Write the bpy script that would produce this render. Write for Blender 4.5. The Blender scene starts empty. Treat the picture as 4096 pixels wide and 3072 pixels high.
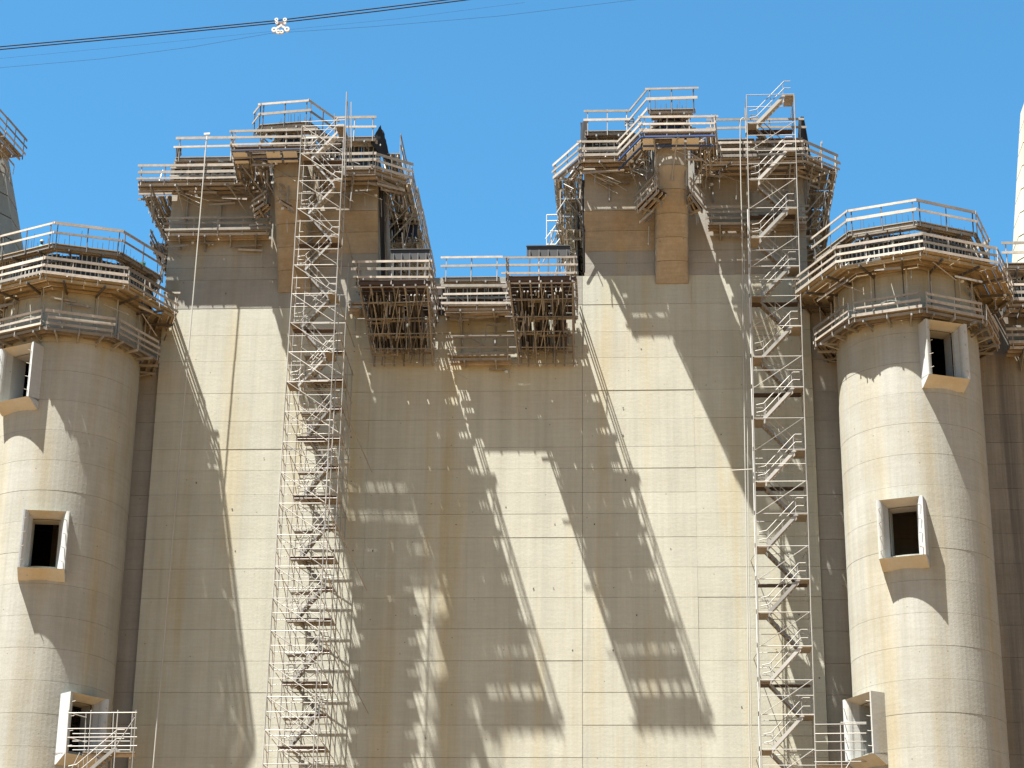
import bpy, math, random
random.seed(7)
S = bpy.context.scene
COL = S.collection
# ------------------------------------------------------------------ camera, sky, sun, exposure
FP = 8500.0                                    # focal length in photo pixels (4096 wide)
PIT, YAW, ROL = math.radians(21.3), math.radians(3.3), math.radians(0.7)
CAM = (0.0, -125.0, 1.6)
def _basis():
    s, c = math.sin, math.cos
    f = (-s(YAW)*c(PIT), c(YAW)*c(PIT), s(PIT)); r = (c(YAW), s(YAW), 0.0)
    u = (r[1]*f[2]-r[2]*f[1], r[2]*f[0]-r[0]*f[2], r[0]*f[1]-r[1]*f[0])
    R = tuple(c(ROL)*a+s(ROL)*b for a, b in zip(r, u)); U = tuple(-s(ROL)*a+c(ROL)*b for a, b in zip(r, u))
    return R, U, f
CR, CU, CF = _basis()
from mathutils import Matrix, Vector
cd = bpy.data.cameras.new('camera'); cam = bpy.data.objects.new('camera', cd); COL.objects.link(cam)
cam.matrix_world = Matrix(((CR[0], CU[0], -CF[0], CAM[0]), (CR[1], CU[1], -CF[1], CAM[1]), (CR[2], CU[2], -CF[2], CAM[2]), (0, 0, 0, 1)))
cd.sensor_width = 36.0; cd.lens = FP/4096*36.0; cd.clip_end = 5000; cd.clip_start = 0.5
S.camera = cam
S.render.resolution_x = 1024; S.render.resolution_y = 768
SUN_AZ, SUN_EL = math.radians(50.0), math.radians(68.8)     # azimuth to the left of the wall's outward normal
w = bpy.data.worlds.new("World"); S.world = w; w.use_nodes = True
nt = w.node_tree; nt.nodes.clear()
sky = nt.nodes.new('ShaderNodeTexSky'); sky.sky_type = 'NISHITA'; sky.sun_disc = False
sky.sun_elevation = SUN_EL; sky.sun_rotation = math.radians(180+50); sky.altitude = 900
sky.air_density = 1.0; sky.dust_density = 0.6; sky.ozone_density = 2.2
bg = nt.nodes.new('ShaderNodeBackground'); bg.inputs[1].default_value = 0.05
out = nt.nodes.new('ShaderNodeOutputWorld')
tint = nt.nodes.new('ShaderNodeVectorMath'); tint.operation = 'MULTIPLY'; tint.inputs[1].default_value = (0.385, 0.807, 0.87)
nt.links.new(sky.outputs[0], tint.inputs[0]); nt.links.new(tint.outputs[0], bg.inputs[0]); nt.links.new(bg.outputs[0], out.inputs[0])
sd = bpy.data.lights.new('sun', 'SUN'); sun = bpy.data.objects.new('sun', sd); COL.objects.link(sun)
sd.energy = 5.0; sd.angle = math.radians(0.5); sd.color = (1.0, 0.985, 0.94)
sdir = Vector((-math.sin(SUN_AZ)*math.cos(SUN_EL), -math.cos(SUN_AZ)*math.cos(SUN_EL), math.sin(SUN_EL)))
sun.rotation_euler = sdir.to_track_quat('Z', 'Y').to_euler(); sun.location = (-60, -60, 120)
S.view_settings.view_transform = 'Standard'; S.view_settings.look = 'None'
S.view_settings.exposure = 2.5; S.view_settings.gamma = 1.0; S.view_settings.use_curve_mapping = False

# ------------------------------------------------------------------ survey helper: sight line of a photo point met with a plane y = const
def Q(px, py, y=0.0):
    a = (px-2048)/FP; b = (1536-py)/FP
    d = [f+a*r+b*u for f, r, u in zip(CF, CR, CU)]
    t = (y-CAM[1])/d[1]
    return Vector((CAM[0]+t*d[0], y, CAM[2]+t*d[2]))

# ------------------------------------------------------------------ materials
def mat(name, c1, c2=None, rough=0.85, metal=0.0, scale=1.0, streak=0.0, fine=0.0, rnd=0.0, bump=0.0, stain=None, wood=False, stain_f=0.85):
    k_ = 1.0 if name == 'dry_ground' else 0.462
    c1 = tuple(v*k_ for v in c1); c2 = tuple(v*k_ for v in c2) if c2 else None
    m = bpy.data.materials.new(name); m.use_nodes = True
    t = m.node_tree; N = t.nodes; L = t.links
    b = N['Principled BSDF']; b.inputs['Roughness'].default_value = rough; b.inputs['Metallic'].default_value = metal
    try: b.inputs['Specular IOR Level'].default_value = 0.3
    except Exception: pass
    co = N.new('ShaderNodeTexCoord')
    def noise(sc, vec3, det=4, ro=0.6):
        mp = N.new('ShaderNodeMapping'); mp.inputs['Scale'].default_value = vec3
        L.new(co.outputs['Object'], mp.inputs[0])
        n = N.new('ShaderNodeTexNoise'); n.inputs['Scale'].default_value = sc; n.inputs['Detail'].default_value = det
        n.inputs['Roughness'].default_value = ro; L.new(mp.outputs[0], n.inputs['Vector']); return n.outputs['Fac']
    def rng(src, a, bb, lo, hi):
        r = N.new('ShaderNodeMapRange'); r.inputs[1].default_value = a; r.inputs[2].default_value = bb
        r.inputs[3].default_value = lo; r.inputs[4].default_value = hi; L.new(src, r.inputs[0]); return r.outputs[0]
    def mixc(fac, A, B, mode='MIX'):
        x = N.new('ShaderNodeMix'); x.data_type = 'RGBA'; x.blend_type = mode
        if isinstance(fac, float): x.inputs[0].default_value = fac
        else: L.new(fac, x.inputs[0])
        for k, v in ((6, A), (7, B)):
            if isinstance(v, tuple): x.inputs[k].default_value = v+(1.0,)
            else: L.new(v, x.inputs[k])
        return x.outputs[2]
    def mulv(colr, val):
        x = N.new('ShaderNodeVectorMath'); x.operation = 'SCALE'; L.new(colr, x.inputs[0]); L.new(val, x.inputs['Scale']); return x.outputs[0]
    c2 = c2 or tuple(k*0.8 for k in c1)
    n1 = noise(0.35*scale, (1, 1, 1), 6)
    colr = mixc(rng(n1, 0.32, 0.68, 0, 1), c1, c2)
    if streak:
        s1 = noise(1.1*scale, (1, 1, 0.035), 6, 0.65)
        colr = mulv(colr, rng(s1, 0.3, 0.7, 1+streak*0.55, 1-streak))
        s2 = noise(4.5*scale, (1, 1, 0.03), 4, 0.7)
        colr = mulv(colr, rng(s2, 0.3, 0.7, 1+streak*0.3, 1-streak*0.45))
        s3 = noise(0.5*scale, (1, 1, 0.08), 5, 0.6)     # warm ochre run-off bands
        colr = mixc(rng(s3, 0.5, 0.68, 0, 0.75), colr, mixc(1.0, colr, (0.97, 0.85, 0.62), 'MULTIPLY'))
    if fine:
        f1 = noise(7, (0.08, 0.08, 1), 3, 0.6)
        colr = mulv(colr, rng(f1, 0.3, 0.7, 1+fine, 1-fine))
        f2 = noise(6.0, (1, 1, 1), 8, 0.75)
        colr = mulv(colr, rng(f2, 0.3, 0.7, 1+fine, 1-fine))
        v = N.new('ShaderNodeTexVoronoi'); v.inputs['Scale'].default_value = 1.1; L.new(co.outputs['Object'], v.inputs['Vector'])
        pits = rng(v.outputs['Distance'], 0.035, 0.06, 0.55, 1.0)
        colr = mulv(colr, pits)
    if stain:
        q = noise(0.9, (1, 1, 0.03), 5, 0.7)
        colr = mixc(rng(q, 0.46, 0.62, 0, stain_f), colr, stain)
    if wood:
        g = noise(5, (1, 1, 1), 4)
        colr = mulv(colr, rng(g, 0.3, 0.7, 1.12, 0.82))
    if rnd:
        oi = N.new('ShaderNodeObjectInfo')
        colr = mulv(colr, rng(oi.outputs['Random'], 0, 1, 1-rnd, 1+rnd))
    L.new(colr, b.inputs['Base Color'])
    if bump:
        bn = noise(5*scale, (1, 1, 1), 8, 0.7); bp = N.new('ShaderNodeBump'); bp.inputs['Strength'].default_value = bump
        bp.inputs['Distance'].default_value = 0.05; L.new(bn, bp.inputs['Height']); L.new(bp.outputs[0], b.inputs['Normal'])
    return m
M = dict(
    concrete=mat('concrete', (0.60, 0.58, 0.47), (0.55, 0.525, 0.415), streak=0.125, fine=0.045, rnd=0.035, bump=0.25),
    concrete_round=mat('concrete_round', (0.51, 0.495, 0.425), (0.45, 0.425, 0.345), streak=0.13, fine=0.045, rnd=0.03, bump=0.25),
    concrete_bounce_tan=mat('concrete_bounce_tan', (0.46, 0.40, 0.305), (0.37, 0.315, 0.235), streak=0.14, fine=0.10, rnd=0.07, bump=0.45, stain=(0.17, 0.13, 0.09), stain_f=0.4),  # tan of the ground bounce put into the colour; streaks are stains
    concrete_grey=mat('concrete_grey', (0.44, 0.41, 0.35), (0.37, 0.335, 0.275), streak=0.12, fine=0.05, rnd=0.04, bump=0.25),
    concrete_stained=mat('concrete_stained', (0.38, 0.335, 0.265), (0.31, 0.265, 0.20), streak=0.3, fine=0.06, rnd=0.06, bump=0.3, stain=(0.07, 0.06, 0.05)),
    window=mat('window_concrete', (0.62, 0.635, 0.62), (0.55, 0.555, 0.53), streak=0.08, fine=0.03, bump=0.2),
    dark=mat('dark_interior', (0.03, 0.028, 0.026), rough=0.95),  # near-black: the unlit interior is put into the colour
    timber=mat('pale_timber', (0.58, 0.51, 0.42), (0.40, 0.34, 0.275), wood=True, rnd=0.32, bump=0.2),
    timber_grey=mat('weathered_timber', (0.38, 0.34, 0.28), (0.26, 0.225, 0.185), wood=True, rnd=0.25, bump=0.2),
    ply=mat('ochre_plywood', (0.47, 0.385, 0.25), (0.36, 0.29, 0.185), wood=True, rnd=0.18),
    ply_dark=mat('brown_plywood', (0.12, 0.08, 0.055), (0.075, 0.05, 0.038), wood=True, rnd=0.3),
    steel=mat('galvanised_steel', (0.54, 0.51, 0.46), (0.38, 0.35, 0.30), rough=0.6, metal=0.1, rnd=0.3),
    steel_dark=mat('dark_steel', (0.15, 0.14, 0.13), (0.10, 0.09, 0.085), rough=0.6, metal=0.2, rnd=0.2),
    steel_rust=mat('rusty_steel', (0.37, 0.36, 0.35), (0.24, 0.225, 0.21), rough=0.8, rnd=0.3),
    steel_dim=mat('weathered_shaded_steel', (0.38, 0.37, 0.35), (0.26, 0.25, 0.23), rough=0.7, rnd=0.3),  # also gives the lower stair flights their shaded tone
    white=mat('white_paint', (0.78, 0.77, 0.73), (0.70, 0.69, 0.65), rough=0.5),
    black=mat('black_cloth', (0.022, 0.022, 0.025), (0.035, 0.034, 0.036), rough=0.9),
    form=mat('black_formwork', (0.035, 0.033, 0.034), (0.055, 0.05, 0.048), rough=0.6, rnd=0.3),
    navy=mat('navy_formwork', (0.02, 0.025, 0.07), (0.03, 0.035, 0.08), rough=0.6),
    blue=mat('blue_steel', (0.03, 0.10, 0.34), (0.04, 0.08, 0.22), rough=0.5),
    rebar=mat('rebar_steel', (0.10, 0.12, 0.15), (0.08, 0.09, 0.10), rough=0.7),
    brown=mat('brown_clamp', (0.22, 0.12, 0.10), rough=0.7),
    cable=mat('cable_steel', (0.012, 0.012, 0.014), rough=0.95),
    rope=mat('pale_hose', (0.60, 0.57, 0.50), rough=0.7),
    ground=mat('dry_ground', (0.22, 0.118, 0.038), (0.18, 0.098, 0.032), scale=0.3, bump=0.2),
    cyan=mat('cyan_cloth', (0.05, 0.42, 0.55)), green=mat('green_cloth', (0.04, 0.35, 0.14)),
    navycloth=mat('navy_cloth', (0.02, 0.03, 0.08)), skin=mat('skin', (0.20, 0.11, 0.07)),
)

# ------------------------------------------------------------------ mesh helpers
class MB:
    def __init__(s): s.v = []; s.f = []
    def add(s, vs, fs):
        o = len(s.v); s.v += [tuple(p) for p in vs]; s.f += [tuple(i+o for i in f) for f in fs]; return s
    def hexa(s, p):      # 8 points: bottom 4, top 4
        return s.add(p, [(3, 2, 1, 0), (4, 5, 6, 7), (0, 1, 5, 4), (1, 2, 6, 5), (2, 3, 7, 6), (3, 0, 4, 7)])
    def box(s, x0, x1, y0, y1, z0, z1):
        return s.hexa([(x0, y0, z0), (x1, y0, z0), (x1, y1, z0), (x0, y1, z0), (x0, y0, z1), (x1, y0, z1), (x1, y1, z1), (x0, y1, z1)])
    def beam(s, p, q, w, h, up=Vector((0, 0, 1))):
        p = Vector(p); q = Vector(q); d = (q-p)
        if d.length < 1e-5: return s
        d.normalize(); sd = d.cross(up)
        if sd.length < 1e-3: sd = d.cross(Vector((1, 0, 0)))
        sd.normalize(); u = sd.cross(d); sd *= w/2; u *= h/2
        return s.hexa([p-sd-u, p+sd-u, q+sd-u, q-sd-u, p-sd+u, p+sd+u, q+sd+u, q-sd+u])
    def tube(s, p, q, r, n=6):
        p = Vector(p); q = Vector(q); d = (q-p)
        if d.length < 1e-5: return s
        d.normalize(); a = d.cross(Vector((0, 0, 1)))
        if a.length < 1e-3: a = d.cross(Vector((1, 0, 0)))
        a.normalize(); b = a.cross(d)
        ring = [(a*math.cos(2*math.pi*i/n)+b*math.sin(2*math.pi*i/n))*r for i in range(n)]
        vs = [p+k for k in ring]+[q+k for k in ring]
        fs = [((i+1) % n, i, n+i, n+(i+1) % n) for i in range(n)]+[tuple(range(n)), tuple(reversed(range(n, 2*n)))]
        return s.add(vs, fs)
    def path(s, pts, r, n=6):
        for a, b in zip(pts, pts[1:]): s.tube(a, b, r, n)
        return s
    def ball(s, c, r, n=8, m=5, sz=1.0):
        c = Vector(c); vs = []; fs = []
        for j in range(m+1):
            th = math.pi*j/m
            for i in range(n):
                ph = 2*math.pi*i/n
                vs.append(c+Vector((r*math.sin(th)*math.cos(ph), r*math.sin(th)*math.sin(ph), r*sz*math.cos(th))))
        for j in range(m):
            for i in range(n):
                fs.append((j*n+i, (j+1)*n+i, (j+1)*n+(i+1) % n, j*n+(i+1) % n))
        return s.add(vs, fs)
ORG = {}
def obj(name, mb, m, parent=None, smooth=False, label=None, kind=None):
    o3 = ORG.get(parent.name, Vector((0, 0, 0))) if parent else Vector((0, 0, 0))
    me = bpy.data.meshes.new(name)
    me.from_pydata([(v[0]-o3[0], v[1]-o3[1], v[2]-o3[2]) for v in mb.v], [], mb.f)
    me.materials.append(M[m])
    if smooth:
        me.polygons.foreach_set('use_smooth', [True]*len(me.polygons))
    me.update()
    o = bpy.data.objects.new(name, me); COL.objects.link(o)
    if parent: o.parent = parent; ORG[o.name] = o3
    if label: o['label'] = label
    if kind: o['kind'] = kind
    return o
def thing(name, label, cat, loc=(0, 0, 0), group=None):
    o = bpy.data.objects.new(name, None); COL.objects.link(o); o.location = loc; o.empty_display_size = 0.5
    o['label'] = label; o['category'] = cat
    if group: o['group'] = group
    ORG[o.name] = Vector(loc); return o
def tag(o, label, cat, group=None):
    o['label'] = label; o['category'] = cat
    if group: o['group'] = group
    return o
def lerp(a, b, t): return Vector(a)*(1-t)+Vector(b)*t
J = lambda a: random.uniform(-a, a)

# ------------------------------------------------------------------ ground
g = obj('ground', MB().add([(-2500, -2500, 0), (2500, -2500, 0), (2500, 2500, 0), (-2500, 2500, 0)], [(0, 1, 2, 3)]), 'ground'); g['kind'] = 'structure'

# ------------------------------------------------------------------ concrete walls cast in lifts
LIFT = [Q(2500, p).z for p in (3072+110, 3030, 2900, 2769, 2642, 2514, 2389, 2269, 2148, 2054, 1969, 1872, 1786, 1674, 1560, 1430, 1326, 1217, 1102)]
XJ = Q(2330, 2300).x
def panels(par, xs, zs, yf, thick=0.28, m='concrete', jit=0.012, gap=0.018):
    for i in range(len(xs)-1):
        for j in range(len(zs)-1):
            y = yf+random.uniform(-jit, jit)
            gz = gap*random.uniform(0.5, 1.3)
            gv = 0.003 if i+1 < len(xs)-1 and abs(xs[i+1]-XJ) > .1 else .012
            gu = 0.003 if i > 0 and abs(xs[i]-XJ) > .1 else .012
            obj('concrete_panel', MB().box(xs[i]+gu, xs[i+1]-gv, y, yf+thick, zs[j]+gz/2, zs[j+1]-gz/2), m if isinstance(m, str) else m(i, j), par)
XL, XR = Q(675, 950).x, Q(3228, 1000).x          # outer edges of the two blocks
XLR, XRL = Q(1517, 900).x, Q(2337, 950).x        # inner edges of the two blocks
WT = Q(2500, 1102).z                              # top of the common wall
mw = thing('concrete_wall', 'broad beige concrete wall cast in lifts below the two tall blocks', 'wall', (0, 0, 0))
obj('wall_core', MB().box(XL, XR, 0.1, 9, 0, WT), 'concrete', mw)
xs = [XL, Q(1452, 2300).x, Q(2330, 2300).x, Q(2790, 2300).x, XR]
panels(mw, xs, LIFT, 0.0, m=lambda i, j: 'concrete_grey' if j == len(LIFT)-2 and i < 2 else 'concrete')  # top lift at left greyer: the shade there is put into the colour
obj('wall_base', MB().box(XL, XR, 0.0, 0.3, 0, LIFT[0]-0.02), 'concrete', mw)
def tie_holes(par, x0, x1, zs, yf, n=3, rows=1):
    mb = MB()
    for z0, z1 in zip(zs, zs[1:]):
        for rr in range(rows):
            z = z0+(z1-z0)*(.3+.3*random.random())
            x = x0+random.uniform(.3, 1.2)
            while x < x1-.2:
                if random.random() < .09: mb.box(x-.035, x+.035, yf-.022, yf-.016, z-.035+J(.05), z+.04)
                x += 1.22
    obj('tie_holes', mb, 'steel_dark', par, kind='stuff')
tie_holes(mw, XL, XR, LIFT, 0.0)
# block above the wall: flush face on the outer side, flared haunch on the inner side
TOPL, TOPR = Q(900, 672).z, Q(2500, 575).z
def block(label, x0, x1, xa, flare_side, top, zh0, zh1, fl, xc0, xc1):
    b = thing('concrete_block', label, 'tower block', (0.5*(x0+x1), 0, WT))
    obj('block_core', MB().box(x0+0.02, x1-0.02, 0.1, 20, WT, top), 'concrete_grey', b)
    z = [WT, lerp((0, 0, WT), (0, 0, zh0), 0.5).z, zh0, zh1, 0.5*(zh1+top), top]
    fx = (x0, xa) if flare_side < 0 else (xa, x1)         # flared strip
    ox = (xa, x1) if flare_side < 0 else (x0, xa)
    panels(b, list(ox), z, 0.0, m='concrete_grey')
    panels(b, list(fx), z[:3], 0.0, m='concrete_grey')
    mb = MB().hexa([(fx[0], 0.0, zh0+.01), (fx[1], 0.0, zh0+.01), (fx[1], .2, zh0+.01), (fx[0], .2, zh0+.01),
                    (fx[0], -fl*.5, .5*(zh0+zh1)), (fx[1], -fl*.5, .5*(zh0+zh1)), (fx[1], .2, .5*(zh0+zh1)), (fx[0], .2, .5*(zh0+zh1))])
    obj('haunch_panel', mb, 'concrete_bounce_tan', b)
    mb = MB().hexa([(fx[0], -fl*.5-.012, .5*(zh0+zh1)+.02), (fx[1], -fl*.5-.012, .5*(zh0+zh1)+.02), (fx[1], .2, .5*(zh0+zh1)+.02), (fx[0], .2, .5*(zh0+zh1)+.02),
                    (fx[0], -fl, zh1-.02), (fx[1], -fl, zh1-.02), (fx[1], .2, zh1-.02), (fx[0], .2, zh1-.02)])
    obj('haunch_panel', mb, 'concrete_bounce_tan', b)
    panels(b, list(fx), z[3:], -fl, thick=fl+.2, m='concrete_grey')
    return b
bl = block('left tall concrete block rising beside the left stair tower', XL, XLR, Q(1215, 900).x, 1, TOPL, Q(1450, 1015).z, Q(1450, 842, -1.1).z, 1.1, 0, 0)
br = block('right tall concrete block behind the right stair tower', XRL, XR, Q(2618, 900).x, -1, TOPR, Q(2480, 1005).z, Q(2480, 842, -1.1).z, 1.1, 0, 0)
# corbels: rounded inverted-wedge piers that grow out of the wall
def corbel(par, label, cx, zb, zt, w, dep):
    c = obj('corbel', MB().box(cx-w/2+.05, cx+w/2-.05, -0.05, 0.05, zb, zt), 'concrete_bounce_tan', par, label=label)
    n = 6; zs = [zb+(zt-zb)*k/n for k in range(n+1)]
    for k in range(n):
        vs = []; nn = 10
        for z, e in ((zs[k]+.012, 0), (zs[k+1]-.012, 0)):
            t = (z-zb)/(zt-zb); d = 0.06+dep*min(1.0, t/0.82)**1.05
            rr = min(w/2, 0.25+t*1.3)
            ww = w/2
            pts = [(cx-ww, .1), (cx-ww, -max(0.02, d-rr))]
            for i in range(1, nn):
                a = math.pi*i/nn
                sx = -math.cos(a); pts.append((cx+(ww)*(abs(sx)**0.6)*(1 if sx > 0 else -1), -max(0.02, d-rr)-min(rr, d)*math.sin(a)**0.6))
            pts += [(cx+ww, -max(0.02, d-rr)), (cx+ww, .1)]
            vs += [(a_, b_, z) for a_, b_ in pts]
        m_ = len(vs)//2
        fs = [(i, i+1, m_+i+1, m_+i) for i in range(m_-1)]+[tuple(reversed(range(m_))), tuple(range(m_, 2*m_))]
        obj('corbel_lift', MB().add(vs, fs), 'concrete_bounce_tan' if k < 4 else 'concrete_grey', c)
    return c
CB = {}
for key, par, lab, pxl, pxr, pyb, pyt in (('L', bl, 'rounded corbel of the left block, coloured tan for ground bounce', 1112, 1243, 1172, 640), ('R', br, 'rounded corbel of the right block, coloured tan for ground bounce', 2622, 2755, 1137, 590)):
    a, b_ = Q(pxl, pyb), Q(pxr, pyb)
    zt = Q(0.5*(pxl+pxr), pyt, -4.6).z
    CB[key] = (0.5*(a.x+b_.x), a.z, zt); corbel(par, lab, 0.5*(a.x+b_.x), a.z, zt, b_.x-a.x, 4.6)

# infill walls between the blocks and the round towers, and the stained bay at the far right
def infill(label, x0, x1, yf, top, m, zs):
    t = thing('infill_wall', label, 'wall', (0.5*(x0+x1), yf, 0))
    obj('wall_core', MB().box(x0, x1, yf+.1, yf+6, 0, top), m, t)
    zz = [z for z in zs if z < top-0.8]+[top]
    panels(t, [x0, x1], zz, yf, m=m)
    obj('wall_base', MB().box(x0, x1, yf, yf+.3, 0, zz[0]-.02), m, t); return t
infill('narrow shaded wall strip between the left round tower and the wide wall', XL-6, XL-0.03, 0.35, Q(600, 1250).z, 'concrete_grey', [z+.1 for z in LIFT])  # greyer concrete puts part of this strip's shade into its colour
infill('narrow wall strip between the right stair tower and the right round tower', XR+0.03, XR+6.5, 0.35, Q(3290, 1190).z, 'concrete_grey', [z-.1 for z in LIFT])  # shade on the strip deepened by the greyer colour
st = infill('dark streaked recessed wall right of the right round tower', XR+10, XR+26, 0.6, Q(4000, 1360).z+3.2, 'concrete_stained', [z+.3 for z in LIFT])

# ------------------------------------------------------------------ round towers
CC = 2.0
RT = dict(L=(Q(268, 1612, -CC).x, 4.34), R=(Q(3641, 1612, -CC).x, 4.34))
def round_tower(key, label, wins, top):
    cx, R = RT[key]; cy = -CC
    t = thing('round_tower', label, 'round tower', (cx, cy, 0))
    n = 96
    lifts = [0, 8, 16, LIFT[0]-.3]
    z = lifts[-1]
    while z < top-2.4: z += 1.92; lifts.append(z)
    lifts.append(top)
    for k in range(len(lifts)-1):
        z0, z1 = lifts[k]+.006, lifts[k+1]-.006
        r = R+J(0.006)
        vis = k >= 3
        brk = sorted({z0, z1}|{zz for (_, zc, wh, _, _) in wins for zz in (zc-wh/2, zc+wh/2) if z0 < zz < z1})
        mb = MB()
        vs = {}
        def vid(i, zz, rr):
            kk = (i % n, round(zz, 4), rr)
            if kk not in vs: vs[kk] = len(mb.v); mb.v.append((cx+rr*math.sin(2*math.pi*i/n), cy-rr*math.cos(2*math.pi*i/n), zz))
            return vs[kk]
        for a, b_ in zip(brk, brk[1:]):
            zm = .5*(a+b_)
            for i in range(n):
                th = ((i+.5)/n*360+180) % 360-180
                if any(abs(th-ang) < ha and zc-wh/2 < zm < zc+wh/2 for (ang, zc, wh, ha, _) in wins): continue
                mb.f.append((vid(i, a, r), vid(i+1, a, r), vid(i+1, b_, r), vid(i, b_, r)))
        for i in range(n):
            for zz, fl in ((z0, 1), (z1, 0)):
                th = ((i+.5)/n*360+180) % 360-180
                if any(abs(th-ang) < ha and zc-wh/2 < zz < zc+wh/2 for (ang, zc, wh, ha, _) in wins): continue
                q = (vid(i, zz, r), vid(i+1, zz, r), vid(i+1, zz, r-.12), vid(i, zz, r-.12))
                mb.f.append(q if not fl else tuple(reversed(q)))
        obj('lift_ring', mb, 'concrete_round', t, smooth=False)
    # inner shell, open where the windows are
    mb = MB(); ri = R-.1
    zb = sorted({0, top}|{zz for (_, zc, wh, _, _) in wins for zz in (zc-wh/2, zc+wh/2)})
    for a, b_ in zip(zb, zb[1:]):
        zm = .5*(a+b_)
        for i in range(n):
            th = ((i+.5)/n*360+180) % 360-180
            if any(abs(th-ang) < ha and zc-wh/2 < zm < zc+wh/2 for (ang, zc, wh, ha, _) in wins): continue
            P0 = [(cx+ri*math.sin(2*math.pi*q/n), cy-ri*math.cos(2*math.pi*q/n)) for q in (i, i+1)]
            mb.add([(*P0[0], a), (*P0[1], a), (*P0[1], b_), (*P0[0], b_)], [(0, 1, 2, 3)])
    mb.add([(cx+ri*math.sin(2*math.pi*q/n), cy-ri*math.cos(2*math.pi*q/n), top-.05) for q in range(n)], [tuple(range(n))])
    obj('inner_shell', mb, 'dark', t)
    # projecting window boxes
    for (ang, zc, wh, ha, lab) in wins:
        th = math.radians(ang); nrm = Vector((math.sin(th), -math.cos(th), 0)); tg = Vector((math.cos(th), math.sin(th), 0))
        c0 = Vector((cx, cy, zc))
        def pt(u, d, z): return c0+tg*u+nrm*d+Vector((0, 0, z))
        ow, oh, iw, ih = 1.36, 1.78, 0.84, 1.48          # outer and inner half sizes
        d0, d1 = R*0.84, R+0.75
        fr = obj('window_frame', MB().hexa([pt(-ow, d0, -oh-.03), pt(ow, d0, -oh-.03), pt(ow, R-.05, -oh-.03), pt(-ow, R-.05, -oh-.03), pt(-ow, d0, -oh), pt(ow, d0, -oh), pt(ow, R-.05, -oh), pt(-ow, R-.05, -oh)]), 'window', t, label=lab)
        for s in (-1, 1):      # rounded splayed jambs
            mb = MB(); prof = [(ow, d0), (ow, d1)]
            for k in range(6):
                a = math.pi/2*k/5
                prof.append((iw+.14+(ow-iw-.18)*(1-math.sin(a)) if k else ow-.06, d1-(.42)*(1-math.cos(a)) if k else d1))
            prof += [(iw, d1-.75), (iw, d0-.5)]
            m_ = len(prof)
            vs = [pt(s*u, d, z) for z in (-oh, oh) for u, d in prof]
            fs = [(i, (i+1) % m_, m_+(i+1) % m_, m_+i) for i in range(m_)]+[tuple(range(m_)), tuple(range(m_, 2*m_))]
            obj('jamb', mb.add(vs, fs), 'window', fr)
        obj('lintel', MB().hexa([pt(-iw-.2, d0-.5, ih), pt(iw+.2, d0-.5, ih), pt(iw+.2, d1-.7, ih), pt(-iw-.2, d1-.7, ih), pt(-iw-.2, d0-.5, oh-.01), pt(iw+.2, d0-.5, oh-.01), pt(iw+.35, d1-.04, oh-.01), pt(-iw-.35, d1-.04, oh-.01)]), 'window', fr)
        obj('sill', MB().hexa([pt(-ow, d0, -oh-.5), pt(ow, d0, -oh-.5), pt(ow, R-.1, -oh-.55), pt(-ow, R-.1, -oh-.55), pt(-ow, d0-.5, -ih-.04), pt(ow, d0-.5, -ih-.04), pt(ow, d1, -oh+.02), pt(-ow, d1, -oh+.02)]), 'window', fr)
        for s in (-1, 1):
            for k in range(4):
                z = -1.35+k*.85
                obj('tie_rod', MB().tube(pt(s*(ow-.12), d1, z), pt(s*(ow-.12)-.16*s, d1+.16, z+.04), .022, 4), 'steel', fr)
    return t
def wz(px, py): return Q(px, py, -CC-4.5).z
zwL = [Q(65, 1480, -7).z, Q(176, 2132, -8.2).z, Q(300, 2868, -7.6).z]
zwR = [Q(3777, 1405, -6.4).z, Q(3600, 2100, -7.2).z, Q(3450, 2895, -5.2).z]
WH = 2.9
rt1 = round_tower('L', 'left beige round concrete tower cut by the photo edge', [(-25, zwL[0], WH, 11.5, 'shaded window box at the left photo edge'), (9, zwL[1], WH, 11.5, 'sunlit window box halfway down'), (50, zwL[2], WH, 11.5, 'lowest window box beside the small stair platform')], Q(180, 975, -CC-5.5).z-.5)
rt2 = round_tower('R', 'right pale round concrete tower with three projecting window boxes', [(20, zwR[0], WH, 11.5, 'shaded window box just under the platforms'), (-19, zwR[1], WH, 11.5, 'sunlit window box halfway down'), (-60, zwR[2], WH, 11.5, 'lowest window box turned to the left')], Q(3653, 885, -CC-5.5).z-.5)

# ------------------------------------------------------------------ platforms, guard rails, formwork
def rail_line(par, a, b, z, hs, m='timber', bw=.05, bh=.18, over=.2, post=True, sp=1.8, ph=None, pm='steel', lean=None):
    a = Vector((a[0], a[1], z)); b = Vector((b[0], b[1], z)); L = (b-a).length
    if L < .3: return
    d = (b-a).normalized()
    for h in hs:
        n = max(1, int(L/3.6+.4)); 
        for k in range(n):
            p = a+d*(L*k/n-(over*random.uniform(.2, 1.2) if k == 0 else .12))+Vector((0, 0, h+J(.03)))
            q = a+d*(L*(k+1)/n+(over*random.uniform(.2, 1.2) if k == n-1 else .12))+Vector((0, 0, h+J(.04)))
            off = Vector((d.y, -d.x, 0))*(.045+.03*(k % 2)); 
            obj('guard_rail', MB().beam(p+off, q+off, bw, bh*random.uniform(.7, 1.12)), 'timber_grey' if m == 'timber' and random.random() < .16 else m, par)
    if post:
        n = max(1, round(L/sp)); ph = ph or (max(hs)+.12)
        for k in range(n+1):
            f = (k+.12)/(n+.24) if n else .5
            p = lerp(a, b, f); ln = Vector((J(.03), J(.03), ph))
            obj('rail_post', MB().beam(p-Vector((0, 0, .3)), p+ln, .055, .055), pm, par)
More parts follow.
